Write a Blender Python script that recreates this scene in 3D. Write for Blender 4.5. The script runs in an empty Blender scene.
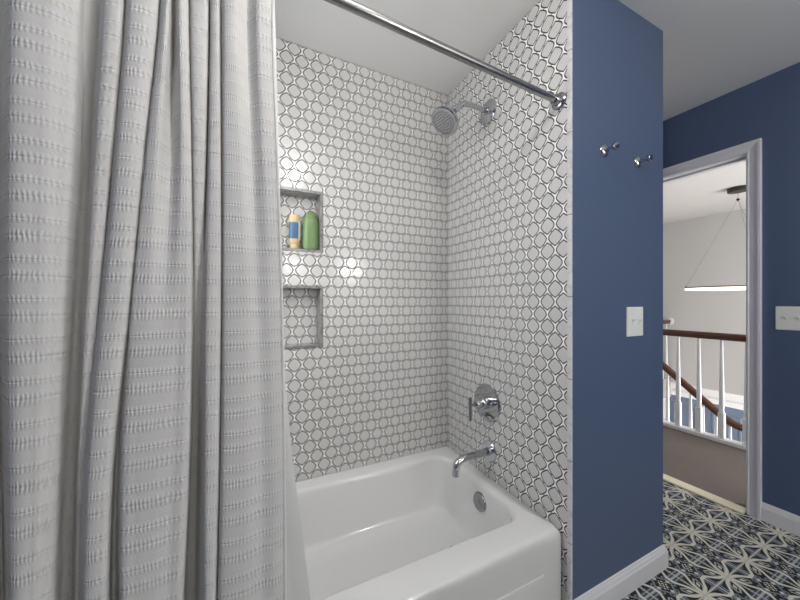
import bpy, bmesh, math, random
from mathutils import Vector, Matrix
random.seed(4)
S = bpy.context.scene
COL = S.collection
PI = math.pi
H = 2.44                      # ceiling height

# ------------------------------------------------------------------ node maths
class E:
    """one scalar socket with arithmetic"""
    tree = None
    def __init__(s, v): s.v = v
    @staticmethod
    def op(o, *a):
        n = E.tree.nodes.new('ShaderNodeMath'); n.operation = o
        for i, x in enumerate(a):
            x = x.v if isinstance(x, E) else x
            if isinstance(x, (int, float)): n.inputs[i].default_value = x
            else: E.tree.links.new(x, n.inputs[i])
        return E(n.outputs[0])
    def __add__(s, o): return E.op('ADD', s, o)
    __radd__ = __add__
    def __sub__(s, o): return E.op('SUBTRACT', s, o)
    def __rsub__(s, o): return E.op('SUBTRACT', o, s)
    def __mul__(s, o): return E.op('MULTIPLY', s, o)
    __rmul__ = __mul__
    def __truediv__(s, o): return E.op('DIVIDE', s, o)
    def __rtruediv__(s, o): return E.op('DIVIDE', o, s)
    def __pow__(s, o): return E.op('POWER', s, o)
    def mod(s, o): return E.op('FLOORED_MODULO', s, o)
    def abs(s): return E.op('ABSOLUTE', s)
    def sin(s): return E.op('SINE', s)
    def sqrt(s): return E.op('SQRT', s)
    def max(s, o): return E.op('MAXIMUM', s, o)
    def min(s, o): return E.op('MINIMUM', s, o)
    def lt(s, o): return E.op('LESS_THAN', s, o)
    def gt(s, o): return E.op('GREATER_THAN', s, o)
    def step(s, a, b):
        """smooth 0..1 between a and b"""
        n = E.tree.nodes.new('ShaderNodeMapRange'); n.interpolation_type = 'SMOOTHSTEP'
        E.tree.links.new(s.v, n.inputs[0])
        n.inputs[1].default_value = a; n.inputs[2].default_value = b
        return E(n.outputs[0])

def rgb(r, g, b):
    """sRGB 0..255 -> linear"""
    f = lambda c: (c/255/12.92 if c/255 <= .04045 else ((c/255+.055)/1.055)**2.4)
    return (f(r), f(g), f(b), 1)

def newmat(name):
    m = bpy.data.materials.new(name); m.use_nodes = True
    E.tree = m.node_tree
    b = m.node_tree.nodes['Principled BSDF']
    return m, m.node_tree, b

def mixc(t, fac, a, b):
    n = t.nodes.new('ShaderNodeMix'); n.data_type = 'RGBA'
    t.links.new(fac.v, n.inputs[0])
    for i, c in ((6, a), (7, b)):
        if isinstance(c, tuple): n.inputs[i].default_value = c
        else: t.links.new(c, n.inputs[i])
    return n.outputs[2]

def noise(t, scale, detail=2, vec=None):
    n = t.nodes.new('ShaderNodeTexNoise'); n.inputs['Scale'].default_value = scale
    n.inputs['Detail'].default_value = detail
    if vec is None:
        c = t.nodes.new('ShaderNodeTexCoord'); vec = c.outputs['Object']
    t.links.new(vec, n.inputs['Vector'])
    return E(n.outputs['Fac'])

def bump(t, b, h, dist, strength=1.0):
    n = t.nodes.new('ShaderNodeBump'); n.inputs['Distance'].default_value = dist
    n.inputs['Strength'].default_value = strength
    t.links.new(h.v, n.inputs['Height']); t.links.new(n.outputs[0], b.inputs['Normal'])

def plain(name, col, rough=.5, metal=0, spec=.5, nz=None, bmp=None, coat=0):
    m, t, b = newmat(name)
    b.inputs['Base Color'].default_value = col
    b.inputs['Roughness'].default_value = rough
    b.inputs['Metallic'].default_value = metal
    b.inputs['Specular IOR Level'].default_value = spec
    b.inputs['Coat Weight'].default_value = coat
    if nz:
        s, amt = nz
        f = noise(t, s, 3)
        d = tuple(c*(1-amt) for c in col[:3]) + (1,)
        t.links.new(mixc(t, f, d, tuple(min(1, c*(1+amt)) for c in col[:3])+(1,)), b.inputs['Base Color'])
    if bmp:
        s, d = bmp
        bump(t, b, noise(t, s, 2), d)
    return m

def coords(t):
    c = t.nodes.new('ShaderNodeTexCoord')
    s = t.nodes.new('ShaderNodeSeparateXYZ'); t.links.new(c.outputs['Object'], s.inputs[0])
    return E(s.outputs[0]), E(s.outputs[1]), E(s.outputs[2])

# lantern mosaic: pale cells, white spacers, grey joints
def lantern(name, axis, h0, v0):
    m, t, b = newmat(name)
    x, y, z = coords(t)
    h = x if axis == 'x' else y
    P, V, A, B, N = .0708, .1008, .0303, .0332, 1.7
    def cell(oh, ov):
        p = ((h - (h0 + oh) + P/2).mod(P) - P/2).abs()
        q = ((z - (v0 + ov) + V/2).mod(V) - V/2).abs()
        r = (q / B).max(.0001)
        e = p - A*(1 - r**N)
        g = (1 + (r**(N-1)*(A*N/B))**2).sqrt()
        return e / g
    d = cell(0, 0).min(cell(P/2, V/2))           # signed distance to the nearest cell edge
    seam = ((z - v0).mod(V/2) - V/4).abs()        # short joints where two spacers meet
    line = (1 - d.abs().step(.0013, .0030)).max((1 - seam.step(.0007, .0021))*d.gt(0))
    inside = d.lt(0)
    wob = noise(t, 9, 1)
    cellc = mixc(t, wob, rgb(200, 199, 197), rgb(211, 210, 208))
    base = mixc(t, inside, rgb(247, 246, 243), cellc)
    t.links.new(mixc(t, line, base, rgb(30, 29, 28)), b.inputs['Base Color'])
    t.links.new((line*.5 + .11).v, b.inputs['Roughness'])
    edge = d.abs().step(.0003, .004)
    bump(t, b, edge + noise(t, 14, 1)*.9, .0011)
    return m

# encaustic floor: eight-fold figure in 0.2 m tiles
def encaustic(name, x0, y0):
    m, t, b = newmat(name)
    x, y, z = coords(t)
    T = .2
    ux = (x - x0).mod(T)/T - .5
    uy = (y - y0).mod(T)/T - .5
    a, c = ux.abs(), uy.abs()
    p, q = a.max(c), a.min(c)
    e = .5 - p                                   # distance from the tile edge
    r = (ux*ux + uy*uy).sqrt()
    s = (1 - q*2).max(.0001)
    curve = s**1.25*.25 + (q*18).sin()*.012 - (1 - q.step(0, .07))*.03
    off = e - curve
    band = 1 - off.abs().step(.024, .040)
    lens = off.lt(0)
    stripe = (q*120).sin().step(.1, .6)
    lensc = mixc(t, stripe, rgb(66, 78, 94), rgb(150, 158, 164))
    dart = (e - curve*.52).abs().lt(curve*.28) * q.gt(.10)
    lensc = mixc(t, dart, lensc, rgb(26, 23, 21))
    spine = q.lt(.012)
    lensc = mixc(t, spine, lensc, rgb(190, 190, 182))
    # inner field: dark ground, corner leaf, scrolls, little stars and flower
    dd = (p - q)*.7071; al = (p + q)*.7071
    leafw = .075 - (al - .46).abs()*.36
    leaf = (1 - (dd - leafw).abs().step(.012, .024)) * al.gt(.3)
    eye = (dd + (al - .45).abs()*.45).lt(.032)
    ang = ((p*q)*4/(r*r + .0005))                # 0 on the axes, 2 on the diagonals
    scroll = 1 - ((r - .2) + (ang - 1)*.035).abs().step(.012, .024)
    curl = 1 - (((p - .2)*(p - .2) + (q - .085)*(q - .085)).sqrt() - .038).abs().step(.008, .018)
    star = ((p - .165).abs() + q).lt(.045)
    dots = ((ux*75).sin()*(uy*75).sin()).gt(.15) * r.lt(.105)
    inner = mixc(t, noise(t, 22, 1), rgb(14, 15, 19), rgb(26, 25, 24))
    inner = mixc(t, scroll, inner, rgb(132, 142, 150))
    inner = mixc(t, leaf, inner, rgb(168, 172, 170))
    inner = mixc(t, curl, inner, rgb(122, 134, 146))
    inner = mixc(t, eye.max(star).max(dots), inner, rgb(214, 212, 200))
    col = mixc(t, lens, inner, lensc)
    col = mixc(t, band, col, rgb(222, 220, 206))
    joint = e.lt(.016)
    col = mixc(t, joint, col, rgb(200, 198, 187))
    t.links.new(col, b.inputs['Base Color'])
    b.inputs['Roughness'].default_value = .5
    b.inputs['Specular IOR Level'].default_value = .3
    bump(t, b, e.step(.004, .02), .001)
    return m

def paint(name, col, rough=.45, spec=.35):
    m, t, b = newmat(name)
    b.inputs['Base Color'].default_value = col
    b.inputs['Roughness'].default_value = rough
    b.inputs['Specular IOR Level'].default_value = spec
    bump(t, b, noise(t, 260, 2), .0004)
    return m

def marble(name, joints, c0=rgb(212, 213, 214), c1=rgb(196, 198, 202)):
    m, t, b = newmat(name)
    x, y, z = coords(t)
    v = noise(t, 18, 6)
    vein = 1 - (v - .5).abs().step(.0, .05)
    col = mixc(t, vein, c0, c1)
    if joints:
        col = mixc(t, ((z - .31 + .1525).mod(.305) - .1525).abs().lt(.0011), col, rgb(90, 90, 92))
    t.links.new(col, b.inputs['Base Color'])
    b.inputs['Roughness'].default_value = .18
    return m

def cloth_material():
    m, t, b = newmat('white_seersucker')
    uv = t.nodes.new('ShaderNodeUVMap'); uv.uv_map = 'cloth'
    s = t.nodes.new('ShaderNodeSeparateXYZ'); t.links.new(uv.outputs[0], s.inputs[0])
    u, v = E(s.outputs[0]), E(s.outputs[1])
    wob = noise(t, 7, 2, uv.outputs[0])
    vv = v + wob*.006
    P = .066
    a = (vv + P/2).mod(P) - P/2
    c = (vv - .028 + P/2).mod(P) - P/2
    crease = (1 - a.abs().step(.0, .0036)).max((1 - c.abs().step(.0, .0022))*.8)
    band = (1 - a.abs().step(.003, .013)).max((1 - c.abs().step(.002, .010))*.8)
    jit = noise(t, 60, 1, uv.outputs[0])
    puck = (u*1050 + jit*5).sin()*.5 + .5
    patch = noise(t, 11, 2, uv.outputs[0]).step(.38, .62)
    weave = noise(t, 420, 1, uv.outputs[0])
    h = band*puck*(patch*.4 + .6)*1.0 - crease*.7 + weave*.25 + band*.35
    bump(t, b, h, .0011)
    b.inputs['Base Color'].default_value = rgb(218, 217, 216)
    b.inputs['Roughness'].default_value = .85
    b.inputs['Specular IOR Level'].default_value = .15
    tr = t.nodes.new('ShaderNodeBsdfTranslucent'); tr.inputs[0].default_value = rgb(225, 224, 222)
    mx = t.nodes.new('ShaderNodeMixShader'); mx.inputs[0].default_value = .06
    out = t.nodes['Material Output']
    t.links.new(b.outputs[0], mx.inputs[1]); t.links.new(tr.outputs[0], mx.inputs[2])
    t.links.new(mx.outputs[0], out.inputs[0])
    return m

def liner_material():
    m, t, b = newmat('clear_frosted_liner')
    b.inputs['Base Color'].default_value = rgb(226, 227, 226)
    b.inputs['Roughness'].default_value = .5
    tr = t.nodes.new('ShaderNodeBsdfTranslucent'); tr.inputs[0].default_value = rgb(228, 229, 228)
    tp = t.nodes.new('ShaderNodeBsdfTransparent')
    m1 = t.nodes.new('ShaderNodeMixShader'); m1.inputs[0].default_value = .4
    m2 = t.nodes.new('ShaderNodeMixShader'); m2.inputs[0].default_value = .12
    t.links.new(b.outputs[0], m1.inputs[1]); t.links.new(tr.outputs[0], m1.inputs[2])
    t.links.new(m1.outputs[0], m2.inputs[1]); t.links.new(tp.outputs[0], m2.inputs[2])
    t.links.new(m2.outputs[0], t.nodes['Material Output'].inputs[0])
    return m

def wood(name, c1, c2, axis):
    m, t, b = newmat(name)
    x, y, z = coords(t)
    mp = t.nodes.new('ShaderNodeMapping')
    sc = [40, 40, 40]; sc['xyz'.index(axis)] = 3
    mp.inputs['Scale'].default_value = sc
    c = t.nodes.new('ShaderNodeTexCoord'); t.links.new(c.outputs['Object'], mp.inputs[0])
    f = noise(t, 1.0, 5, mp.outputs[0])
    t.links.new(mixc(t, f, c1, c2), b.inputs['Base Color'])
    b.inputs['Roughness'].default_value = .3
    return m

def carpet(name):
    m, t, b = newmat(name)
    n1 = noise(t, 320, 3); n2 = noise(t, 4, 2)
    c = mixc(t, n1, rgb(84, 78, 74), rgb(150, 142, 136))
    c2 = mixc(t, n2, rgb(108, 101, 96), rgb(128, 121, 115))
    n = t.nodes.new('ShaderNodeMix'); n.data_type = 'RGBA'; n.inputs[0].default_value = .5
    t.links.new(c, n.inputs[6]); t.links.new(c2, n.inputs[7])
    t.links.new(n.outputs[2], b.inputs['Base Color'])
    b.inputs['Roughness'].default_value = .95; b.inputs['Specular IOR Level'].default_value = .1
    bump(t, b, n1, .004)
    return m

def glow(name, col, k):
    m, t, b = newmat(name)
    b.inputs['Base Color'].default_value = col
    b.inputs['Emission Color'].default_value = col
    b.inputs['Emission Strength'].default_value = k
    return m

M = dict(
    tile_back=lantern('lantern_tile_long_wall', 'x', -.631, 1.255),
    tile_end=lantern('lantern_tile_end_wall', 'y', -.661, 1.1557),
    floor=encaustic('encaustic_floor_tile', .815, -.952),
    blue=paint('blue_paint', rgb(79, 95, 123), .42),
    white_wall=paint('pale_grey_paint', rgb(205, 204, 202), .6, .2),
    ceiling=paint('ceiling_paint', rgb(226, 225, 223), .75, .15),
    trim=plain('white_trim_paint', rgb(222, 222, 224), .35),
    marble=marble('grey_marble_trim', True),
    marble2=marble('grey_marble_edge', False, rgb(142, 141, 140), rgb(112, 111, 111)),
    enamel=plain('white_enamel', rgb(220, 220, 219), .12, coat=.3),
    chrome=plain('polished_chrome', (.54, .55, .57, 1), .09, 1),
    nozzle=plain('grey_nozzle_rubber', rgb(164, 164, 164), .5, nz=(120, .15)),
    steel=plain('brushed_steel', (.36, .36, .36, 1), .2, 1),
    rubber=plain('dark_grey_rubber', rgb(84, 84, 86), .5),
    satin=plain('satin_dark_chrome', (.34, .34, .35, 1), .2, 1),
    cloth=cloth_material(), cloth2=plain('white_hem', rgb(222, 221, 220), .9, spec=.1, nz=(60, .04), bmp=(300, .002)), liner=liner_material(),
    plate=plain('white_plastic', rgb(232, 234, 228), .3),
    cream=plain('cream_threshold', rgb(226, 218, 190), .35, nz=(8, .05)),
    carpet=carpet('taupe_carpet'),
    wood=wood('stained_oak_rail', rgb(48, 26, 12), rgb(98, 57, 30), 'y'),
    green=plain('green_plastic', rgb(108, 136, 88), .32, nz=(5, .04)),
    tan=plain('tan_plastic', rgb(206, 180, 138), .4, nz=(6, .04)),
    label=plain('blue_label', rgb(64, 104, 140), .4),
    paper=plain('white_label', rgb(226, 226, 220), .5),
    black=plain('black_metal', rgb(40, 38, 36), .35, .3),
    bronze=plain('brushed_bronze', rgb(96, 84, 70), .35, .8),
    wire=plain('thin_steel_cable', rgb(110, 108, 105), .5, .6),
    glow=glow('warm_light_strip', (1.0, .92, .78, 1), 1.6),
    navy=paint('navy_door_paint', rgb(104, 117, 138), .4),
    oak=wood('pale_oak_floor', rgb(150, 132, 114), rgb(186, 170, 150), 'x'),
    dark=plain('dark_slot', rgb(34, 34, 36), .5),
)

# ------------------------------------------------------------------ mesh helpers
def box(bm, a, b, bev=0, seg=2):
    a, b = Vector(a), Vector(b)
    vs = [bm.verts.new((x, y, z)) for x in (a.x, b.x) for y in (a.y, b.y) for z in (a.z, b.z)]
    idx = [(0, 1, 3, 2), (4, 6, 7, 5), (0, 4, 5, 1), (2, 3, 7, 6), (0, 2, 6, 4), (1, 5, 7, 3)]
    fs = [bm.faces.new([vs[i] for i in q]) for q in idx]
    if bev:
        ed = list({e for f in fs for e in f.edges})
        bmesh.ops.bevel(bm, geom=ed, offset=bev, segments=seg, affect='EDGES', profile=.6)

def frame_to(axis):
    z = Vector(axis).normalized()
    x = z.orthogonal().normalized()
    return Matrix((x, z.cross(x), z)).transposed()

def lathe(bm, prof, org, axis, n=32, sx=1, sy=1, R=None):
    """profile of (radius, height) turned about axis at org"""
    R = R or frame_to(axis); org = Vector(org)
    rings = []
    for r, h in prof:
        if r < 1e-6: rings.append([bm.verts.new(org + R @ Vector((0, 0, h)))]); continue
        rings.append([bm.verts.new(org + R @ Vector((r*sx*math.cos(2*PI*i/n), r*sy*math.sin(2*PI*i/n), h))) for i in range(n)])
    for A, B in zip(rings, rings[1:]):
        for i in range(n):
            j = (i+1) % n
            if len(A) == 1 and len(B) == 1: continue
            if len(A) == 1: bm.faces.new((A[0], B[i], B[j]))
            elif len(B) == 1: bm.faces.new((A[i], A[j], B[0]))
            else: bm.faces.new((A[i], A[j], B[j], B[i]))
    if len(rings[0]) > 1: bm.faces.new(rings[0])
    if len(rings[-1]) > 1: bm.faces.new(rings[-1])

def smooth_path(pts, k=8):
    pts = [Vector(p) for p in pts]; out = []
    for i in range(len(pts)-1):
        p0 = pts[max(i-1, 0)]; p1 = pts[i]; p2 = pts[i+1]; p3 = pts[min(i+2, len(pts)-1)]
        for j in range(k):
            t = j/k
            out.append(.5*((2*p1) + (p2-p0)*t + (2*p0-5*p1+4*p2-p3)*t*t + (3*p1-p0-3*p2+p3)*t**3))
    return out + [pts[-1]]

def tube(bm, path, rad, n=20, section=None, closed=False):
    """sweep a round (or given) section along a path; rad may be a list"""
    path = [Vector(p) for p in path]; m = len(path); rings = []; up = None
    for i, p in enumerate(path):
        if closed: d = path[(i+1) % m]-path[i-1]
        else: d = path[min(i+1, m-1)]-path[max(i-1, 0)]
        d.normalize()
        if up is None:
            up = Vector((0, 0, 1)) if abs(d.z) < .95 else Vector((0, 1, 0))
        s = d.cross(up).normalized(); up = s.cross(d).normalized()
        r = rad[i] if isinstance(rad, (list, tuple)) else rad
        sec = section or [(math.cos(2*PI*k/n), math.sin(2*PI*k/n)) for k in range(n)]
        rings.append([bm.verts.new(p + s*(x*r) + up*(y*r)) for x, y in sec])
    n = len(rings[0])
    for a in range(m if closed else m-1):
        A, B = rings[a], rings[(a+1) % m]
        for i in range(n):
            j = (i+1) % n; bm.faces.new((A[i], A[j], B[j], B[i]))
    if not closed: bm.faces.new(rings[0]); bm.faces.new(rings[-1])

def quad(bm, *p): return bm.faces.new([bm.verts.new(q) for q in p])

def obj(name, bm, m, parent=None, smooth=None):
    bmesh.ops.recalc_face_normals(bm, faces=bm.faces)
    me = bpy.data.meshes.new(name); bm.to_mesh(me); bm.free()
    o = bpy.data.objects.new(name, me); COL.objects.link(o)
    me.materials.append(m)
    if smooth is not None:
        for p in me.polygons: p.use_smooth = True
        me.set_sharp_from_angle(angle=math.radians(smooth))
    if parent is not None:
        o.parent = parent; o.location = -Vector(parent.location)
    return o

def BM(): return bmesh.new()

def thing(name, label, cat, loc, group=None):
    o = bpy.data.objects.new(name, None); COL.objects.link(o)
    o.empty_display_size = .05; o.location = loc
    o['label'] = label; o['category'] = cat
    if group: o['group'] = group
    return o
def tag(o, label, cat, group=None):
    o['label'] = label; o['category'] = cat
    if group: o['group'] = group
    return o
def struct(name, bm, m, parent=None, smooth=None):
    o = obj(name, bm, m, parent, smooth); o['kind'] = 'structure'; return o
def sbox(name, a, b, m, bev=0):
    bm = BM(); box(bm, a, b, bev); return struct(name, bm, m)
def copy_thing(root, delta, label):
    r = root.copy(); COL.objects.link(r); r.location = root.location + Vector(delta); r['label'] = label
    for ch in list(root.children):
        c = ch.copy(); COL.objects.link(c); c.parent = r
        for g in ch.children:
            d = g.copy(); COL.objects.link(d); d.parent = c
    return r

# ------------------------------------------------------------------ room shell
XL, XD, YB = -1.532, 1.483, -3.1       # left wall, door wall, wall behind the viewer
YS, XS = -.800, .628                   # stub wall: front face, outer corner
TUBH = .344

# long tiled wall with two niches
N_X0, N_X1, N_D = -1.045, -.743, .09
NZ = [(.98, 1.283), (1.447, 1.748)]
bm = BM()
xs = [XL, N_X0, N_X1, 0]; zs = [0, NZ[0][0], NZ[0][1], NZ[1][0], NZ[1][1], H]
for i in range(3):
    for j in range(5):
        if i == 1 and j in (1, 3): continue
        quad(bm, (xs[i], 0, zs[j]), (xs[i+1], 0, zs[j]), (xs[i+1], 0, zs[j+1]), (xs[i], 0, zs[j+1]))
for z0, z1 in NZ:
    quad(bm, (N_X0, N_D, z0), (N_X1, N_D, z0), (N_X1, N_D, z1), (N_X0, N_D, z1))
struct('wall_back', bm, M['tile_back'])
for k, (z0, z1) in enumerate(NZ):      # marble lining of each niche, standing a little proud of the tile
    bm = BM(); w = .013; f = -.004
    box(bm, (N_X0, f, z1-w), (N_X1, N_D, z1), .0012, 1)
    box(bm, (N_X0, f, z0), (N_X1, N_D, z0+w), .0012, 1)
    box(bm, (N_X0, f, z0+w), (N_X0+w, N_D, z1-w), .0012, 1)
    box(bm, (N_X1-w, f, z0+w), (N_X1, N_D, z1-w), .0012, 1)
    struct('trim_%d' % (k+1), bm, M['marble2'])

# tiled end wall = inner face of the stub wall, then the blue faces
bm = BM(); quad(bm, (0, 0, 0), (0, -.785, 0), (0, -.785, H), (0, 0, H)); struct('wall_end', bm, M['tile_end'])
bm = BM()
quad(bm, (.006, YS, 0), (XS, YS, 0), (XS, YS, H), (.006, YS, H))
quad(bm, (XS, YS, 0), (XS, .10, 0), (XS, .10, H), (XS, YS, H))
struct('wall_stub', bm, M['blue'])
bm = BM(); box(bm, (-.004, YS-.001, 0), (.006, -.785, H), .002, 2); struct('trim_3', bm, M['marble'])
bm = BM(); quad(bm, (XS, .10, 0), (XD, .10, 0), (XD, .10, H), (XS, .10, H)); struct('wall_alcove', bm, M['blue'])

# door wall with its opening
DY0, DY1, DZ, XH = -.811, -.02, 2.045, 1.60
bm = BM()
box(bm, (XD, YB, 0), (XH, DY0-.015, H)); box(bm, (XD, DY1+.015, 0), (XH, .30, H)); box(bm, (XD, DY0-.015, DZ+.015), (XH, DY1+.015, H))
struct('wall_door', bm, M['blue'])
bm = BM(); quad(bm, (XH+.002, YB, 0), (XH+.002, DY0-.015, 0), (XH+.002, DY0-.015, H), (XH+.002, YB, H))
quad(bm, (XH+.002, DY1+.015, 0), (XH+.002, 3.2, 0), (XH+.002, 3.2, H), (XH+.002, DY1+.015, H))
quad(bm, (XH+.002, DY0-.015, DZ+.015), (XH+.002, DY1+.015, DZ+.015), (XH+.002, DY1+.015, H), (XH+.002, DY0-.015, H))
struct('wall_hall', bm, M['white_wall'])
# jambs
bm = BM()
box(bm, (XD-.002, DY0-.016, 0), (XH+.004, DY0, DZ+.016)); box(bm, (XD-.002, DY1, 0), (XH+.004, DY1+.016, DZ+.016)); box(bm, (XD-.002, DY0, DZ), (XH+.004, DY1, DZ+.016))
box(bm, (XD+.05, DY0, 0), (XD+.085, DY0+.010, DZ)); box(bm, (XD+.05, DY0, DZ-.010), (XD+.085, DY1, DZ))
dj = struct('door_1', bm, M['trim'])
bm = BM(); box(bm, (XD+.012, DY0, 1.015), (XD+.034, DY0+.0025, 1.072), .0008, 1); obj('strike_plate', bm, M['satin'], dj)
# moulded casing (profile swept up, over and down)
def casing(name, parent):
    bm = BM()
    prof = [(0, 0), (0, .011), (.006, .014), (.012, .010), (.028, .013), (.040, .018), (.046, .022), (.056, .022), (.058, .018), (.058, 0)]
    R = .004
    def pt(w, d, corner):
        o = R + w
        y = {0: DY0-o, 1: DY0-o, 2: DY1+o, 3: DY1+o}[corner]
        z = {0: 0, 1: DZ+o, 2: DZ+o, 3: 0}[corner]
        return (XD-d, y, z)
    rings = [[bm.verts.new(pt(w, d, c)) for w, d in prof] for c in range(4)]
    for A, B in zip(rings, rings[1:]):
        for i in range(len(prof)-1): bm.faces.new((A[i], A[i+1], B[i+1], B[i]))
    bm.faces.new(rings[0]); bm.faces.new(rings[3])
    return obj(name, bm, M['trim'], parent)
casing('casing', dj)
# threshold between tile and carpet
sbox('trim_4', (XD-.045, DY0, 0), (XD+.035, DY1, .012), M['cream'], .004)

# remaining bathroom walls, floor, ceiling
bm = BM(); quad(bm, (XL, YB, 0), (XL, 0, 0), (XL, 0, H), (XL, YB, H)); struct('wall_left', bm, M['blue'])
bm = BM(); quad(bm, (XL, YB, 0), (XD, YB, 0), (XD, YB, H), (XL, YB, H)); struct('wall_front', bm, M['white_wall'])
bm = BM(); box(bm, (XL, YB, -.06), (XD-.002, .10, 0)); struct('floor', bm, M['floor'])
bm = BM(); box(bm, (XL-.1, YB-.1, H), (XH, .4, H+.08)); struct('ceiling', bm, M['ceiling'])

# unseen frames added around two fill lights: one over the tub end behind the curtain, one behind the viewer
def fill_frame(name, c, w, h, along):
    bm = BM(); c = Vector(c); t = .05; d = .012
    u = Vector((1, 0, 0)) if along == 'x' else Vector((0, 1, 0)); n = Vector((0, 1, 0)) if along == 'x' else Vector((1, 0, 0))
    for a0, a1, z0, z1 in ((-w/2-t, w/2+t, h/2, h/2+t), (-w/2-t, w/2+t, -h/2-t, -h/2), (-w/2-t, -w/2, -h/2, h/2), (w/2, w/2+t, -h/2, h/2)):
        box(bm, c+u*a0+Vector((0, 0, z0)), c+u*a1+Vector((0, 0, z1))+n*d, .002, 1)
    return struct(name, bm, M['trim'])
fill_frame('fill_frame_1', (XL, -.40, 1.62), .52, .85, 'y')
fill_frame('fill_frame_2', (.75, YB, 1.5), 1.2, 1.4, 'x')

# baseboards: flat board with a stepped, rounded cap
BBP = [(0, 0), (.014, 0), (.014, .072), (.011, .078), (.009, .086), (.005, .092), (.004, .097), (0, .099)]
def baseboard(name, p0, p1, nrm, wrap=0):
    bm = BM(); p0, p1, n = Vector(p0), Vector(p1), Vector(nrm)
    d = (p1-p0).normalized()
    A = [bm.verts.new(p0 + n*w + Vector((0, 0, h))) for w, h in BBP]
    B = [bm.verts.new(p1 + n*w + d*(w*wrap) + Vector((0, 0, h))) for w, h in BBP]
    for i in range(len(BBP)): bm.faces.new((A[i], A[(i+1) % len(BBP)], B[(i+1) % len(BBP)], B[i]))
    bm.faces.new(A); bm.faces.new(B)
    return struct(name, bm, M['trim'])
baseboard('baseboard_stub', (.008, YS, 0), (XS, YS, 0), (0, -1, 0), 1)
baseboard('baseboard_stub_side', (XS, .1, 0), (XS, YS, 0), (1, 0, 0), 1)
baseboard('baseboard_door', (XD, YB, 0), (XD, DY0-.060, 0), (-1, 0, 0))

# ------------------------------------------------------------------ hall and stairwell beyond the door
XE, XF = 2.57, 4.92                     # balustrade, far wall
LF = -2.75                              # lower storey floor
sbox('floor_hall', (XD, -3, -.30), (XE+.05, 3.2, .004), M['carpet'])
sbox('floor_landing', (XE+.05, 1.05, -.30), (XF, 3.2, .004), M['carpet'])
sbox('ceiling_hall', (XH, -3, H), (XF+.12, 3.2, H+.08), M['ceiling'])
sbox('wall_far', (XF, -3, -.07), (XF+.12, 3.2, H), M['white_wall'])
sbox('wall_hall_north', (XH, 3.2, LF), (8.2, 3.3, H), M['white_wall'])
sbox('wall_hall_south', (XH, -3.1, LF), (8.2, -3, H), M['white_wall'])
sbox('floor_lower', (XH, -3, LF-.05), (8.2, 3.2, LF), M['oak'])
sbox('wall_under_hall', (XE-.06, -3, LF), (XE+.0, 3.2, -.30), M['white_wall'])
sbox('ceiling_lower', (XF+.12, -3, -.10), (8.2, 3.2, -.02), M['ceiling'])
sbox('wall_lower', (7.0, -3, LF), (7.1, 3.2, -.10), M['trim'])
# blue panelled front door pair in the lower hall, white casing and side lights
bm = BM(); fy0, fy1, fz = .78, 2.02, LF+1.98
box(bm, (6.965, fy0-.10, LF), (7.0, fy0, fz+.1), .004); box(bm, (6.965, fy1, LF), (7.0, fy1+.10, fz+.1), .004); box(bm, (6.965, fy0, fz), (7.0, fy1, fz+.1), .004)
fd = struct('door_2', bm, M['trim'])
for y0, y1 in ((fy0, (fy0+fy1)/2-.004), ((fy0+fy1)/2+.004, fy1)):
    bm = BM(); box(bm, (6.975, y0, LF+.01), (7.0, y1, fz), .002, 1)
    lf = obj('door_leaf', bm, M['navy'], fd)
    for z0, z1 in ((LF+.25, LF+1.0), (LF+1.12, LF+1.82)):
        bm = BM(); a0, a1 = y0+.11, y1-.11
        box(bm, (6.966, a0, z0), (6.976, a0+.03, z1), .003, 1); box(bm, (6.966, a1-.03, z0), (6.976, a1, z1), .003, 1)
        box(bm, (6.966, a0+.03, z0), (6.976, a1-.03, z0+.03), .003, 1); box(bm, (6.966, a0+.03, z1-.03), (6.976, a1-.03, z1), .003, 1)
        p = obj('panel_moulding', bm, M['navy'], lf); p.location = (0, 0, 0)

# upper balustrade along the hall
bal = thing('hall_balustrade', 'stained wood handrail on white tapered balusters edging the carpeted hall', 'railing', (XE, 0, .004))
RAIL = [(-.62, -1), (.62, -1), (.72, -.72), (.62, -.35), (1.0, .0), (.95, .5), (.6, .86), (0, 1.0), (-.6, .86), (-.95, .5), (-1.0, .0), (-.62, -.35), (-.72, -.72)]
bm = BM(); tube(bm, [(XE, -2.9, .903), (XE, 1.05, .905)], .030, section=RAIL); obj('handrail', bm, M['wood'], bal, 50)
bm = BM(); box(bm, (XE-.045, -2.9, .004), (XE+.045, 1.05, .036), .006); obj('base_rail', bm, M['trim'], bal)
def baluster(bm, x, y, z0, z1, blk=.22, w=.020):
    box(bm, (x-w, y-w, z0), (x+w, y+w, z0+blk), .003, 1)
    h = z1-z0
    lathe(bm, [(.013, blk-.001), (.018, blk+.006), (.0185, blk+.014), (.015, blk+.022), (.0175, blk+.05), (.0165, blk+.2), (.013, blk+.42), (.0095, h)], (x, y, z0), (0, 0, 1), 14)
y = -.037-.151*6
while y < .9:
    bm = BM(); baluster(bm, XE, y, .034, .878); obj('baluster', bm, M['trim'], bal, 40); y += .151

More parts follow.
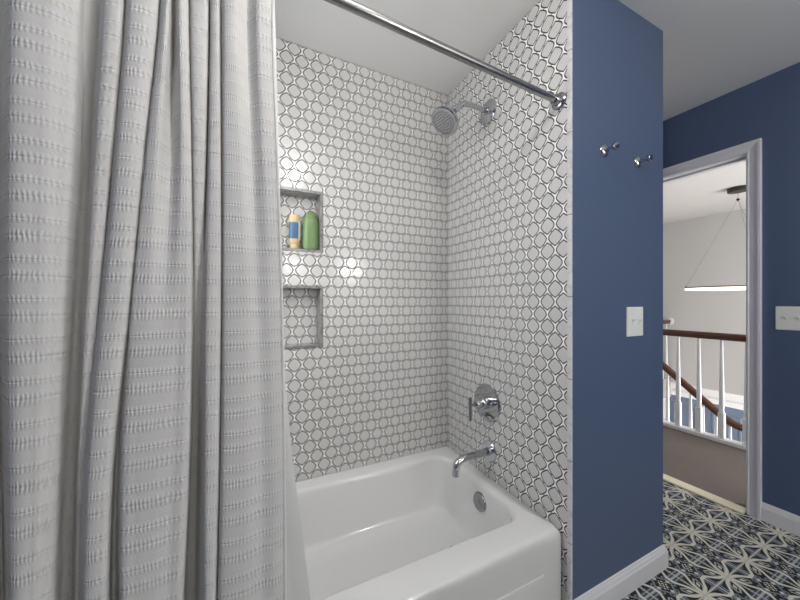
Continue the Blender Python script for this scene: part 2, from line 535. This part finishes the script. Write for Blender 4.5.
# stair balustrade on the far side of the flight
XR = 3.5
st = thing('stair_balustrade', 'sloping wood handrail with white balusters going down the stairs behind the hall railing', 'railing', (XR, 1.0, -.30))
path = smooth_path([(XR, 1.0, .835), (XR, .76, .633), (XR, .519, .43), (XR, .26, .212), (XR, .03, .022), (XR, -.08, -.060), (XR, -.16, -.093), (XR, -.30, -.105), (XR, -.6, -.105)], 6)
bm = BM(); tube(bm, path, .034, section=RAIL); obj('handrail', bm, M['wood'], st, 50)
def railz(y):
    for a, b in zip(path, path[1:]):
        if b.y <= y <= a.y: return a.z + (b.z-a.z)*(y-a.y)/(b.y-a.y)
    return -.105
for k in range(12):
    y = .90-.110*k
    zb = max(railz(y)-.86, -1.02) if y > -.1 else -1.02
    bm = BM(); baluster(bm, XR, y, zb, railz(y)-.02, .24, .018); obj('baluster', bm, M['trim'], st, 40)
bm = BM(); box(bm, (XR-.045, .955, -.30), (XR+.045, 1.045, .98), .004); box(bm, (XR-.055, .945, .98), (XR+.055, 1.055, 1.0), .004); obj('newel_post', bm, M['trim'], st)
# the flight itself
bm = BM()
for k in range(5): box(bm, (XE+.05, 1.05-.24*(k+1), -.19*(k+1)-.19), (XR+.03, 1.05-.24*k, -.19*(k+1)))
box(bm, (XE+.05, -1.2, -1.2), (XR+.03, -.15, -1.02))
struct('floor_stairs', bm, M['carpet'])
# rail of the landing that ends on the far wall
lr = thing('landing_handrail', 'short stained wood rail ending on a white rosette at the far hall wall', 'railing', (XF, 1.07, .004))
bm = BM(); tube(bm, [(XR+.058, 1.0, .880), (XF-.018, 1.07, .880)], .030, section=RAIL); obj('handrail', bm, M['wood'], lr, 50)
bm = BM(); lathe(bm, [(.0, 0), (.062, 0), (.062, .010), (.05, .018), (0, .018)], (XF, 1.07, .880), (-1, 0, 0), 24); obj('rosette', bm, M['trim'], lr, 40)
for k in range(8):
    t_ = (k+.8)/8.3; bx, by = XR+.045+(XF-XR-.06)*t_, 1.0+.07*t_
    bm = BM(); baluster(bm, bx, by, .004, .855); obj('baluster', bm, M['trim'], lr, 40)

# ring pendant in the stairwell
PC = Vector((3.72, -.08, H)); PR = .42; PZ = 1.347
pn = thing('ring_pendant', 'slim ring pendant lamp with glowing rim hanging on thin cables over the stairs', 'lamp', (PC.x, PC.y, H))
bm = BM(); lathe(bm, [(0, 0), (.082, 0), (.084, -.042), (.080, -.046), (0, -.046)], PC, (0, 0, 1), 40); obj('canopy', bm, M['black'], pn, 40)
bm = BM(); lathe(bm, [(0, -.015), (.011, -.011), (.015, 0), (.011, .011), (0, .015)], (PC.x, PC.y, 2.31), (0, 0, 1), 16); obj('cable_gripper', bm, M['black'], pn, 60)
ringp = [(PC.x+PR*math.cos(2*PI*i/72), PC.y+PR*math.sin(2*PI*i/72), PZ) for i in range(72)]
bm = BM(); tube(bm, ringp, .001, section=[(-13, 16), (13, 16), (13, 4), (-13, 4)], closed=True); rg = obj('ring', bm, M['bronze'], pn)
bm = BM(); tube(bm, ringp, .001, section=[(-12, 4), (12, 4), (11, -14), (-11, -14)], closed=True); d = obj('diffuser', bm, M['glow'], rg); d.location = (0, 0, 0)
bm = BM(); tube(bm, [(PC.x, PC.y, H-.03), (PC.x, PC.y, 2.32)], .0016, 6); obj('cable', bm, M['wire'], pn)
for a in (112, 232, 352):
    e = Vector((PC.x+PR*math.cos(math.radians(a)), PC.y+PR*math.sin(math.radians(a)), PZ+.016))
    bm = BM(); tube(bm, [(PC.x, PC.y, 2.31), e], .0011, 6); cb = obj('cable', bm, M['wire'], pn)
    bm = BM(); lathe(bm, [(0, 0), (.007, 0), (.007, .016), (.003, .022), (0, .022)], e-Vector((0, 0, .002)), (0, 0, 1), 12); c2 = obj('cable_stop', bm, M['bronze'], cb, 40); c2.location = (0, 0, 0)

# ------------------------------------------------------------------ bathtub
def rrect(x0, x1, y0, y1, r, n=10):
    out = []
    for cx, cy, a0 in ((x1-r, y1-r, 0), (x0+r, y1-r, 90), (x0+r, y0+r, 180), (x1-r, y0+r, 270)):
        for k in range(n+1):
            a = math.radians(a0+90*k/n); out.append((cx+r*math.cos(a), cy+r*math.sin(a)))
    return out
TX0, TX1, TY0, TY1 = -1.528, -.003, -.764, -.003
ring_def = []
def ring(x0, x1, y0, y1, r, z): ring_def.append((rrect(x0, x1, y0, y1, r), z))
for i, z in ((0, 0), (0, .20), (0, .27), (0, TUBH-.030), (.0015, TUBH-.018), (.005, TUBH-.009), (.010, TUBH-.004), (.017, TUBH-.001), (.025, TUBH)):
    ring(TX0+min(i, .006), TX1-min(i, .01), TY0+i, TY1-min(i, .004), .009+min(i, .01), z)
OX0, OX1, OY0, OY1 = -1.455, -.072, -.652, -.075
for i, z in ((-.006, TUBH-.0005), (0, TUBH-.002), (.006, TUBH-.007), (.010, TUBH-.015), (.013, TUBH-.03)):
    ring(OX0+i, OX1-i, OY0+i, OY1-i, .09, z)
FX0, FX1, FY0, FY1 = -1.20, -.135, -.585, -.140
steps = [(.30, .10), (.6, .22), (.78, .33), (.87, .42), (.93, .54), (.97, .70), (.992, .86), (1.0, 1.0)]
for dz_, k in steps:
    z = TUBH-.03-(TUBH-.03-.075)*dz_
    L = lambda a, b: a+(b-a)*k
    ring(L(OX0+.013, FX0), L(OX1-.013, FX1), L(OY0+.013, FY0), L(OY1-.013, FY1), .085, z)
ring(FX0+.06, FX1-.06, FY0+.05, FY1-.05, .09, .072)
bm = BM(); rings = [[bm.verts.new((x, y, z)) for x, y in pts] for pts, z in ring_def]
for A, B in zip(rings, rings[1:]):
    n = len(A)
    for i in range(n): bm.faces.new((A[i], A[(i+1) % n], B[(i+1) % n], B[i]))
bm.faces.new(rings[-1])
tub = thing('bathtub', 'white alcove bathtub under the patterned tile walls', 'bathtub', (-.76, -.38, 0))
obj('tub_shell', bm, M['enamel'], tub, 60)
bm = BM(); box(bm, (-1.42, TY0-.005, .02), (-.10, TY0+.004, .208), .004, 2); obj('apron_panel', bm, M['enamel'], tub, 30)
ax = Vector((-1, 0, .14)).normalized(); oc = Vector((-.0915, -.398, .262))
bm = BM(); lathe(bm, [(0, -.012), (.041, -.012), (.041, .004), (.037, .009), (.012, .010), (.008, .013), (0, .013)], oc, ax, 36); obj('overflow_plate', bm, M['satin'], tub, 40)
bm = BM(); lathe(bm, [(0, 0), (.036, 0), (.034, .004), (.014, .005), (.012, .012), (0, .013)], (-.235, -.40, .0715), (0, 0, 1), 28); obj('drain', bm, M['chrome'], tub, 40)

# ------------------------------------------------------------------ chrome fittings
VY = -.355
sp = thing('tub_spout', 'chrome tub spout curving down over the bathtub', 'faucet', (0, -.364, .467))
bm = BM(); lathe(bm, [(0, 0), (.050, 0), (.050, .006), (.046, .010), (.020, .011), (.018, .016), (0, .016)], (0, -.364, .467), (-1, 0, 0), 40); obj('flange', bm, M['chrome'], sp, 40)
bm = BM(); tube(bm, smooth_path([(-.008, -.364, .467), (-.07, -.364, .467), (-.145, -.364, .466), (-.178, -.364, .460), (-.198, -.364, .443), (-.205, -.364, .418), (-.205, -.364, .394)], 6), .0168, 24); obj('spout', bm, M['chrome'], sp, 50)

vl = thing('shower_valve', 'round chrome shower valve with a lever on the tile end wall', 'faucet', (0, -.345, .702))
bm = BM(); lathe(bm, [(0, 0), (.092, 0), (.092, .004), (.088, .008), (.030, .010), (0, .010)], (0, -.345, .702), (-1, 0, 0), 56); obj('escutcheon', bm, M['chrome'], vl, 40)
bm = BM(); lathe(bm, [(0, .008), (.030, .008), (.030, .040), (.027, .044), (.020, .045), (.020, .070), (.018, .073), (0, .073)], (0, -.345, .702), (-1, 0, 0), 32); hub = obj('hub', bm, M['chrome'], vl, 40)
bm = BM(); tube(bm, [(-.070, -.345, .702), (-.106, -.345, .702)], .0075, 16); tube(bm, [(-.106, -.345, .740), (-.106, -.345, .628)], .0072, 16); lv = obj('lever', bm, M['satin'], hub, 40); lv.location = (0, 0, 0)
bm = BM(); lathe(bm, [(0, .008), (.010, .008), (.010, .024), (.008, .026), (0, .026)], (0, -.345-.052, .702+.006), (-1, 0, 0), 20); obj('diverter_button', bm, M['chrome'], vl, 40)
bm = BM(); tube(bm, [(-.008, -.352, .640), (-.026, -.352, .640)], .008, 14); tube(bm, [(-.026, -.33, .643), (-.026, -.385, .632)], .0055, 12); obj('temperature_handle', bm, M['chrome'], vl, 40)

sh = thing('overhead_shower', 'round chrome shower head on a short wall arm', 'shower head', (0, VY, 2.15))
bm = BM(); lathe(bm, [(0, 0), (.056, 0), (.056, .005), (.050, .010), (.018, .012), (.016, .018), (0, .018)], (0, VY, 2.15), (-1, 0, 0), 40); obj('flange', bm, M['chrome'], sh, 40)
bm = BM(); arm = smooth_path([(-.008, VY, 2.15), (-.06, VY, 2.152), (-.125, VY, 2.152), (-.160, VY, 2.145), (-.185, VY, 2.122), (-.205, VY, 2.098)], 6); tube(bm, arm, .0125, 22); obj('arm', bm, M['chrome'], sh, 50)
hx = Vector((-.62, -.10, -.77)).normalized(); hc = Vector((-.234, VY, 2.072))
bm = BM(); lathe(bm, [(0, -.03), (.012, -.028), (.017, -.02), (.017, -.01), (.012, 0)], hc, hx, 24); obj('ball_joint', bm, M['chrome'], sh, 50)
bm = BM(); lathe(bm, [(0, -.012), (.018, -.010), (.024, .004), (.034, .014), (.052, .026), (.064, .036), (.067, .044), (.067, .052), (.063, .056), (.055, .056), (.054, .052), (0, .052)], hc, hx, 48)
hd = obj('head', bm, M['chrome'], sh, 40)
bm = BM(); Rm = frame_to(hx)
lathe(bm, [(0, .051), (.054, .051), (.053, .055), (0, .055)], hc, hx, 40)
fp = obj('spray_face', bm, M['nozzle'], hd, 40); fp.location = (0, 0, 0); bm = BM()
for rr, nn in ((0, 1), (.012, 6), (.024, 12), (.036, 18), (.047, 24)):
    for k in range(nn):
        a = 2*PI*k/nn; lathe(bm, [(0, .054), (.0030, .054), (.0022, .059), (0, .059)], hc + Rm @ Vector((rr*math.cos(a), rr*math.sin(a), 0)), hx, 6)
fp = obj('nozzle_rings', bm, M['rubber'], hd, 40); fp.location = (0, 0, 0); fp['label'] = 'dark grey nozzles set in rings'

RY, RZ, RYL = -.752, 1.974, -.812
rod = thing('shower_curtain_rod', 'straight chrome rod over the tub', 'curtain rod', (0, RY, RZ))
bm = BM(); tube(bm, [(-.012, RY, RZ), (XL+.012, RYL, RZ)], .0125, 28); obj('tube', bm, M['steel'], rod, 40)
for x, s, ry in ((0, -1, RY), (XL, 1, RYL)):
    bm = BM(); lathe(bm, [(0, 0), (.030, 0), (.030, .008), (.026, .012), (.019, .014), (.019, .030), (.017, .034), (.0, .034)], (x, ry, RZ), (s, 0, 0), 32); obj('flange', bm, M['satin'], rod, 40)

hk = thing('robe_hook', 'left chrome robe hook on the blue wall', 'hook', (.191, YS, 1.803), 'robe hooks on the blue wall')
bm = BM(); o_ = (.191, YS, 1.803)
lathe(bm, [(0, 0), (.025, 0), (.025, .004), (.021, .009), (.012, .013), (.007, .014), (0, .014)], o_, (0, -1, 0), 28); obj('base_plate', bm, M['chrome'], hk, 40)
bm = BM(); lathe(bm, [(0, .008), (.0065, .008), (.0055, .038), (0, .038)], o_, (0, -1, 0), 18); obj('peg', bm, M['chrome'], hk, 40)
bm = BM(); lathe(bm, [(0, .034), (.006, .034), (.013, .040), (.015, .047), (.012, .053), (0, .054)], o_, (0, -1, 0), 24); obj('knob', bm, M['chrome'], hk, 50)
copy_thing(hk, (.233, 0, -.001), 'right chrome robe hook on the blue wall, nearer the doorway')

def switch(name, label, c, nrm, side, warm=False):
    """two-gang toggle plate centred at c on a wall facing nrm"""
    c, n, s = Vector(c), Vector(nrm), Vector(side); up = Vector((0, 0, 1))
    t = thing(name, label, 'light switch', c, None)
    def lb(bm, s0, s1, z0, z1, d0, d1, bev):
        a = c + s*s0 + up*z0 + n*d0; b = c + s*s1 + up*z1 + n*d1
        box(bm, [min(a[i], b[i]) for i in range(3)], [max(a[i], b[i]) for i in range(3)], bev)
    bm = BM(); lb(bm, -.058, .058, -.062, .062, 0, .006, .0025); obj('plate', bm, M['plate'], t)
    for q in (-.023, .023):
        bm = BM(); lb(bm, q-.0052, q+.0052, -.012, .012, .0055, .007, 0); fr = obj('toggle_slot', bm, M['dark' if warm else 'paper'], t)
        bm = BM(); base = c + s*q + n*.006
        lathe(bm, [(.0045, 0), (.0042, .008), (.0036, .014), (0, .015)], base, n*.8+up*.6, 10); tg = obj('toggle', bm, M['plate'], t, 50)
        for zz in (-.03, .03):
            bm = BM(); lathe(bm, [(0, 0), (.0032, 0), (.0026, .0012), (0, .0014)], c + s*q + up*zz + n*.0058, n, 12); obj('screw', bm, M['plate'], t, 40)
    return t
switch('light_switch', 'white double toggle switch plate on the blue wall below the robe hooks', (.399, YS, 1.122), (0, -1, 0), (1, 0, 0))
switch('light_switch', 'white double toggle switch plate on the navy wall right of the door casing', (XD, -.981, 1.118), (-1, 0, 0), (0, -1, 0))

# ------------------------------------------------------------------ bottles in the upper niche
nf = NZ[1][0]+.013
gb = thing('shampoo_bottle', 'rounded green bottle on the right in the upper niche', 'bottle', (-.794, .040, nf))
I3 = Matrix.Identity(3)
bm = BM(); lathe(bm, [(0, 0), (.030, 0), (.037, .004), (.040, .012), (.0415, .05), (.0405, .10), (.038, .14), (.034, .160)], (-.794, .040, nf), (0, 0, 1), 40, 1, .62, I3); obj('bottle_body', bm, M['green'], gb, 50)
bm = BM(); lathe(bm, [(.0325, .161), (.0335, .163), (.030, .178), (.023, .190), (.013, .197), (0, .199)], (-.794, .040, nf), (0, 0, 1), 40, 1, .62, I3); obj('cap', bm, M['green'], gb, 50)
tb = thing('lotion_tube', 'tan tube with a blue label beside the green bottle', 'bottle', (-.873, .042, nf))
bm = BM(); lathe(bm, [(0, .026), (.021, .026), (.025, .032), (.027, .06), (.0275, .10), (.0275, .135), (.026, .165), (.024, .170), (0, .170)], (-.873, .042, nf), (0, 0, 1), 36, 1, .7, I3); obj('tube_body', bm, M['tan'], tb, 50)
bm = BM(); lathe(bm, [(0, 0), (.019, 0), (.0205, .003), (.0205, .024), (.0195, .0255), (0, .0255)], (-.873, .042, nf), (0, 0, 1), 36, 1, .8, I3); obj('cap', bm, M['tan'], tb, 40)
def wrap(bm, a0, a1, z0, z1, n=14):
    pr = []
    for k in range(n+1):
        a = math.radians(a0+(a1-a0)*k/n); pr.append((-.873+.0279*math.cos(a), .042+.0279*.7*math.sin(a)-.0001))
    for (x0, y0), (x1, y1) in zip(pr, pr[1:]): quad(bm, (x0, y0, nf+z0), (x1, y1, nf+z0), (x1, y1, nf+z1), (x0, y0, nf+z1))
bm = BM(); wrap(bm, 195, 305, .052, .132); obj('label', bm, M['label'], tb, 60)
bm = BM(); wrap(bm, 305, 345, .050, .140); obj('label_side', bm, M['paper'], tb, 60)

# ------------------------------------------------------------------ shower curtain
FOLDS = [
    [(-1.5223, -0.8000), (-1.4885, -0.8030), (-1.4979, -0.7300), (-1.4418, -0.8000), (-1.3989, -0.8050), (-1.3771, -0.7980), (-1.3606, -0.7840), (-1.3632, -0.7350), (-1.3520, -0.7320), (-1.3214, -0.7900), (-1.2976, -0.7950), (-1.2970, -0.7700), (-1.2825, -0.7950), (-1.2595, -0.8000), (-1.2417, -0.7940), (-1.2409, -0.7780), (-1.2384, -0.7780), (-1.2316, -0.7950), (-1.2208, -0.8000), (-1.2213, -0.7500), (-1.2045, -0.7970), (-1.1918, -0.7900), (-1.1896, -0.7750), (-1.1808, -0.7930), (-1.1575, -0.7930), (-1.1538, -0.7650), (-1.1468, -0.7900), (-1.1353, -0.7940), (-1.1310, -0.7750), (-1.1219, -0.7970), (-1.1026, -0.8000), (-1.0792, -0.7720), (-1.0568, -0.8000), (-1.0253, -0.7960)],
    [(-1.5079, -0.8250), (-1.4729, -0.8280), (-1.4830, -0.7550), (-1.4334, -0.8250), (-1.3921, -0.8300), (-1.3751, -0.8230), (-1.3596, -0.8090), (-1.3649, -0.7600), (-1.3542, -0.7570), (-1.3288, -0.8070), (-1.3094, -0.8100), (-1.3066, -0.7950), (-1.2920, -0.8200), (-1.2730, -0.8250), (-1.2580, -0.8190), (-1.2573, -0.8060), (-1.2542, -0.8060), (-1.2486, -0.8200), (-1.2319, -0.8250), (-1.2184, -0.7950), (-1.1971, -0.8220), (-1.1827, -0.8170), (-1.1825, -0.8000), (-1.1744, -0.8150), (-1.1590, -0.8130), (-1.1560, -0.7900), (-1.1479, -0.8170), (-1.1316, -0.8190), (-1.1274, -0.8000), (-1.1204, -0.8220), (-1.0923, -0.8250), (-1.0691, -0.8090), (-1.0455, -0.8250), (-1.0175, -0.8210)],
    [(-1.4935, -0.8500), (-1.4596, -0.8530), (-1.4694, -0.7800), (-1.4226, -0.8500), (-1.3862, -0.8550), (-1.3724, -0.8480), (-1.3619, -0.8340), (-1.3717, -0.7800), (-1.3610, -0.7750), (-1.3364, -0.8250), (-1.3229, -0.8250), (-1.3204, -0.8200), (-1.3055, -0.8450), (-1.2861, -0.8500), (-1.2738, -0.8440), (-1.2737, -0.8310), (-1.2715, -0.8310), (-1.2649, -0.8450), (-1.2432, -0.8500), (-1.2184, -0.8460), (-1.1978, -0.8470), (-1.1773, -0.8440), (-1.1792, -0.8050), (-1.1733, -0.8100), (-1.1652, -0.8050), (-1.1588, -0.8150), (-1.1505, -0.8440), (-1.1297, -0.8440), (-1.1257, -0.8250), (-1.1189, -0.8470), (-1.0825, -0.8530), (-1.0579, -0.8450), (-1.0347, -0.8500), (-1.0103, -0.8460)],
    [(-1.4762, -0.8800), (-1.4437, -0.8830), (-1.4560, -0.8000), (-1.4061, -0.8800), (-1.3777, -0.8850), (-1.3671, -0.8780), (-1.3587, -0.8640), (-1.3763, -0.8000), (-1.3634, -0.7950), (-1.3430, -0.8400), (-1.3378, -0.8400), (-1.3337, -0.8440), (-1.3178, -0.8750), (-1.3034, -0.8800), (-1.2898, -0.8740), (-1.2945, -0.8380), (-1.2882, -0.8380), (-1.2735, -0.8750), (-1.2503, -0.8800), (-1.2262, -0.8800), (-1.2018, -0.8770), (-1.1778, -0.8740), (-1.1837, -0.8100), (-1.1781, -0.8000), (-1.1693, -0.8000), (-1.1566, -0.8500), (-1.1489, -0.8750), (-1.1308, -0.8740), (-1.1272, -0.8550), (-1.1188, -0.8770), (-1.0822, -0.8830), (-1.0513, -0.8770), (-1.0288, -0.8800), (-1.0081, -0.8760)],
    [(-1.4589, -0.9100), (-1.4258, -0.9130), (-1.4416, -0.8200), (-1.3898, -0.9100), (-1.3667, -0.9150), (-1.3589, -0.9080), (-1.3548, -0.8940), (-1.3763, -0.8200), (-1.3613, -0.8150), (-1.3444, -0.8500), (-1.3357, -0.8600), (-1.3260, -0.8800), (-1.3110, -0.9050), (-1.2973, -0.9100), (-1.2857, -0.9040), (-1.2981, -0.8470), (-1.2863, -0.8470), (-1.2650, -0.9050), (-1.2427, -0.9100), (-1.2197, -0.9100), (-1.2050, -0.9070), (-1.1845, -0.9000), (-1.1924, -0.8200), (-1.1837, -0.8100), (-1.1710, -0.8150), (-1.1537, -0.8900), (-1.1458, -0.9050), (-1.1348, -0.9040), (-1.1300, -0.8850), (-1.1218, -0.9070), (-1.0819, -0.9130), (-1.0523, -0.9070), (-1.0290, -0.9100), (-1.0090, -0.9060)],
]

LEV = [1.83, 1.52, 1.21, .90, .59]
def catmull(p0, p1, p2, p3, t): return .5*((2*p1) + (p2-p0)*t + (2*p0-5*p1+4*p2-p3)*t*t + (3*p1-p0-3*p2+p3)*t**3)
def row_at(z):
    """plan-view fold profile at height z: interpolate the five traced heights"""
    f_ = (LEV[0]-z)/.31
    if f_ <= 0:                          # towards the rod: folds stay, gathered onto the rod line
        k = min(1, (z-LEV[0])/.15)
        return [(x, y+(-.805-y)*k*.35) for x, y in FOLDS[0]]
    if f_ >= 4:
        k = min(1, (f_-4)/2)
        return [(x, y-.012*k) for x, y in FOLDS[4]]
    i = min(3, int(f_)); t = f_-i
    ra, rb, rc, rd = FOLDS[max(i-1, 0)], FOLDS[i], FOLDS[i+1], FOLDS[min(i+2, 4)]
    return [tuple(catmull(ra[j][c], rb[j][c], rc[j][c], rd[j][c], t) for c in (0, 1)) for j in range(len(rb))]
def dense(row, k=9):
    out = []
    for i in range(len(row)-1):
        p = [row[max(i-1, 0)], row[i], row[i+1], row[min(i+2, len(row)-1)]]
        for j in range(k):
            t = j/k
            # half-way between linear and spline keeps narrow tucks from looping
            out.append(tuple(.75*catmull(p[0][c], p[1][c], p[2][c], p[3][c], t) + .25*(p[1][c]+(p[2][c]-p[1][c])*t) for c in (0, 1)))
    return out + [row[-1]]
ZR = [1.958-.0184*k for k in range(104)]
rows = [dense(row_at(z)) for z in ZR]
mid = dense(row_at(1.21)); arc = [0]
for a, b in zip(mid, mid[1:]): arc.append(arc[-1]+math.hypot(a[0]-b[0], a[1]-b[1]))
bm = BM(); uvl = bm.loops.layers.uv.new('cloth'); grid = []
for z, r in zip(ZR, rows): grid.append([bm.verts.new((x, y, z)) for x, y in r])
for i in range(len(grid)-1):
    for j in range(len(arc)-1):
        f = bm.faces.new((grid[i][j], grid[i+1][j], grid[i+1][j+1], grid[i][j+1]))
        for l, (a, b) in zip(f.loops, ((i, j), (i+1, j), (i+1, j+1), (i, j+1))): l[uvl].uv = (arc[b], ZR[a])
ct = thing('shower_curtain', 'white textured fabric shower curtain hanging in folds outside the tub', 'curtain', (-1.25, -.80, 1.958))
cu = obj('curtain_panel', bm, M['cloth'], ct, 180)
md = cu.modifiers.new('thickness', 'SOLIDIFY'); md.thickness = .0014; md.offset = 0
# sewn side hem
bm = BM(); tube(bm, [(r[-1][0]-.001, r[-1][1], z) for z, r in zip(ZR[::3], rows[::3])], .0032, 8); obj('side_hem', bm, M['cloth2'], ct, 60)

# rings from the rod to the curtain's top edge
for k in range(9):
    j = int((len(rows[0])-1)*(k+.4)/8.9); x, y = rows[0][j]
    yr = RY+(RYL-RY)*x/XL
    c = Vector((x, (y+yr)/2, (RZ+.016+ZR[0]-.012)/2)); ry_, rz_ = .021+abs(y-yr)/2, (RZ+.018-ZR[0]+.012)/2+.002
    bm = BM(); tube(bm, [(c.x, c.y+ry_*math.cos(2*PI*i/24), c.z+rz_*math.sin(2*PI*i/24)) for i in range(24)], .0018, 8, closed=True)
    obj('curtain_ring', bm, M['chrome'], ct, 60)

# plastic liner inside the tub
def lin_edge(z):
    P = [(1.955, -1.020, -.765), (1.0, -.993, -.745), (.8, -.972, -.705), (.36, -.915, -.630), (.333, -.9125, -.628), (.13, -.89, -.565)]
    for a, b in zip(P, P[1:]):
        if z <= a[0] and z >= b[0]:
            t = (a[0]-z)/(a[0]-b[0]); return [a[i]+(b[i]-a[i])*t for i in (1, 2)]
    return P[-1][1:]
bm = BM(); g = []
for k in range(62):
    z = 1.95-.0298*k; ex, ey = lin_edge(z); rowv = []
    for j in range(61):
        t = j/60; x = -1.44+(ex+1.44)*t
        rowv.append(bm.verts.new((x, ey + .010*math.sin(t*30)*(1-t)**.4, z)))
    g.append(rowv)
for A, B in zip(g, g[1:]):
    for j in range(60): bm.faces.new((A[j], B[j], B[j+1], A[j+1]))
tag(obj('curtain_liner', bm, M['liner'], None, 180), 'pale translucent liner showing below the right edge of the white curtain', 'liner')

# ------------------------------------------------------------------ lights
def lamp(name, kind, loc, energy, col, size=.1, rot=None, sy=None):
    l = bpy.data.lights.new(name, kind); l.energy = energy; l.color = col
    if kind == 'POINT': l.shadow_soft_size = size
    if kind == 'AREA':
        l.size = size
        if sy: l.shape = 'RECTANGLE'; l.size_y = sy
    o = bpy.data.objects.new(name, l); COL.objects.link(o); o.location = loc
    if rot: o.rotation_euler = rot
    return o
W = (1, .97, .93)
lamp('ceiling_lamp', 'POINT', (-.72, -1.34, 2.33), 15.5, W, .07)
lamp('tub_fill', 'AREA', (XL+.15, -.40, 1.62), 8.3, (.98, .985, 1), .85, (0, math.radians(-72), 0), .52)  # added fill light for the tiled alcove, hidden behind the curtain
lamp('vanity_sconce', 'POINT', (-.51, -3.0, 1.70), 9, W, .07)
lamp('vanity_sconce', 'POINT', (.29, -3.0, 1.67), 22, W, .08)
lamp('bath_fill', 'AREA', (.75, YB+.012, 1.5), 9, (.98, .985, 1), 1.2, (math.radians(90), 0, 0), 1.4)  # added broad fill behind the viewer, mainly for the stub wall
lamp('stairwell_fill', 'AREA', (3.6, -2.9, 1.2), 104, (.98, .98, 1), 2.0, (math.radians(90), 0, 0), 2.2)  # unseen area light added to brighten the hall and stairwell
lamp('lower_hall_fill', 'AREA', (6.0, -2.8, -1.2), 330, (.97, .98, 1), 2.0, (math.radians(90), 0, 0), 2.0)  # unseen area light added to brighten the lower storey

wd = bpy.data.worlds.new('sky'); S.world = wd; wd.use_nodes = True
wd.node_tree.nodes['Background'].inputs[0].default_value = (.8, .85, .9, 1)
wd.node_tree.nodes['Background'].inputs[1].default_value = .4

# ------------------------------------------------------------------ camera
cam = bpy.data.cameras.new('camera'); co = bpy.data.objects.new('camera', cam); COL.objects.link(co)
cam.sensor_fit = 'HORIZONTAL'; cam.sensor_width = 36; cam.lens = 314.8/800*36; cam.shift_y = .00075; cam.clip_start = .02
co.location = (-1.0754, -1.5752, 1.2106); co.rotation_euler = (math.radians(90), 0, math.radians(-25.65))
S.camera = co
S.view_settings.view_transform = 'Standard'; S.view_settings.look = 'None'
S.view_settings.gamma = 1; S.view_settings.use_curve_mapping = False
S.view_settings.exposure = 0.0
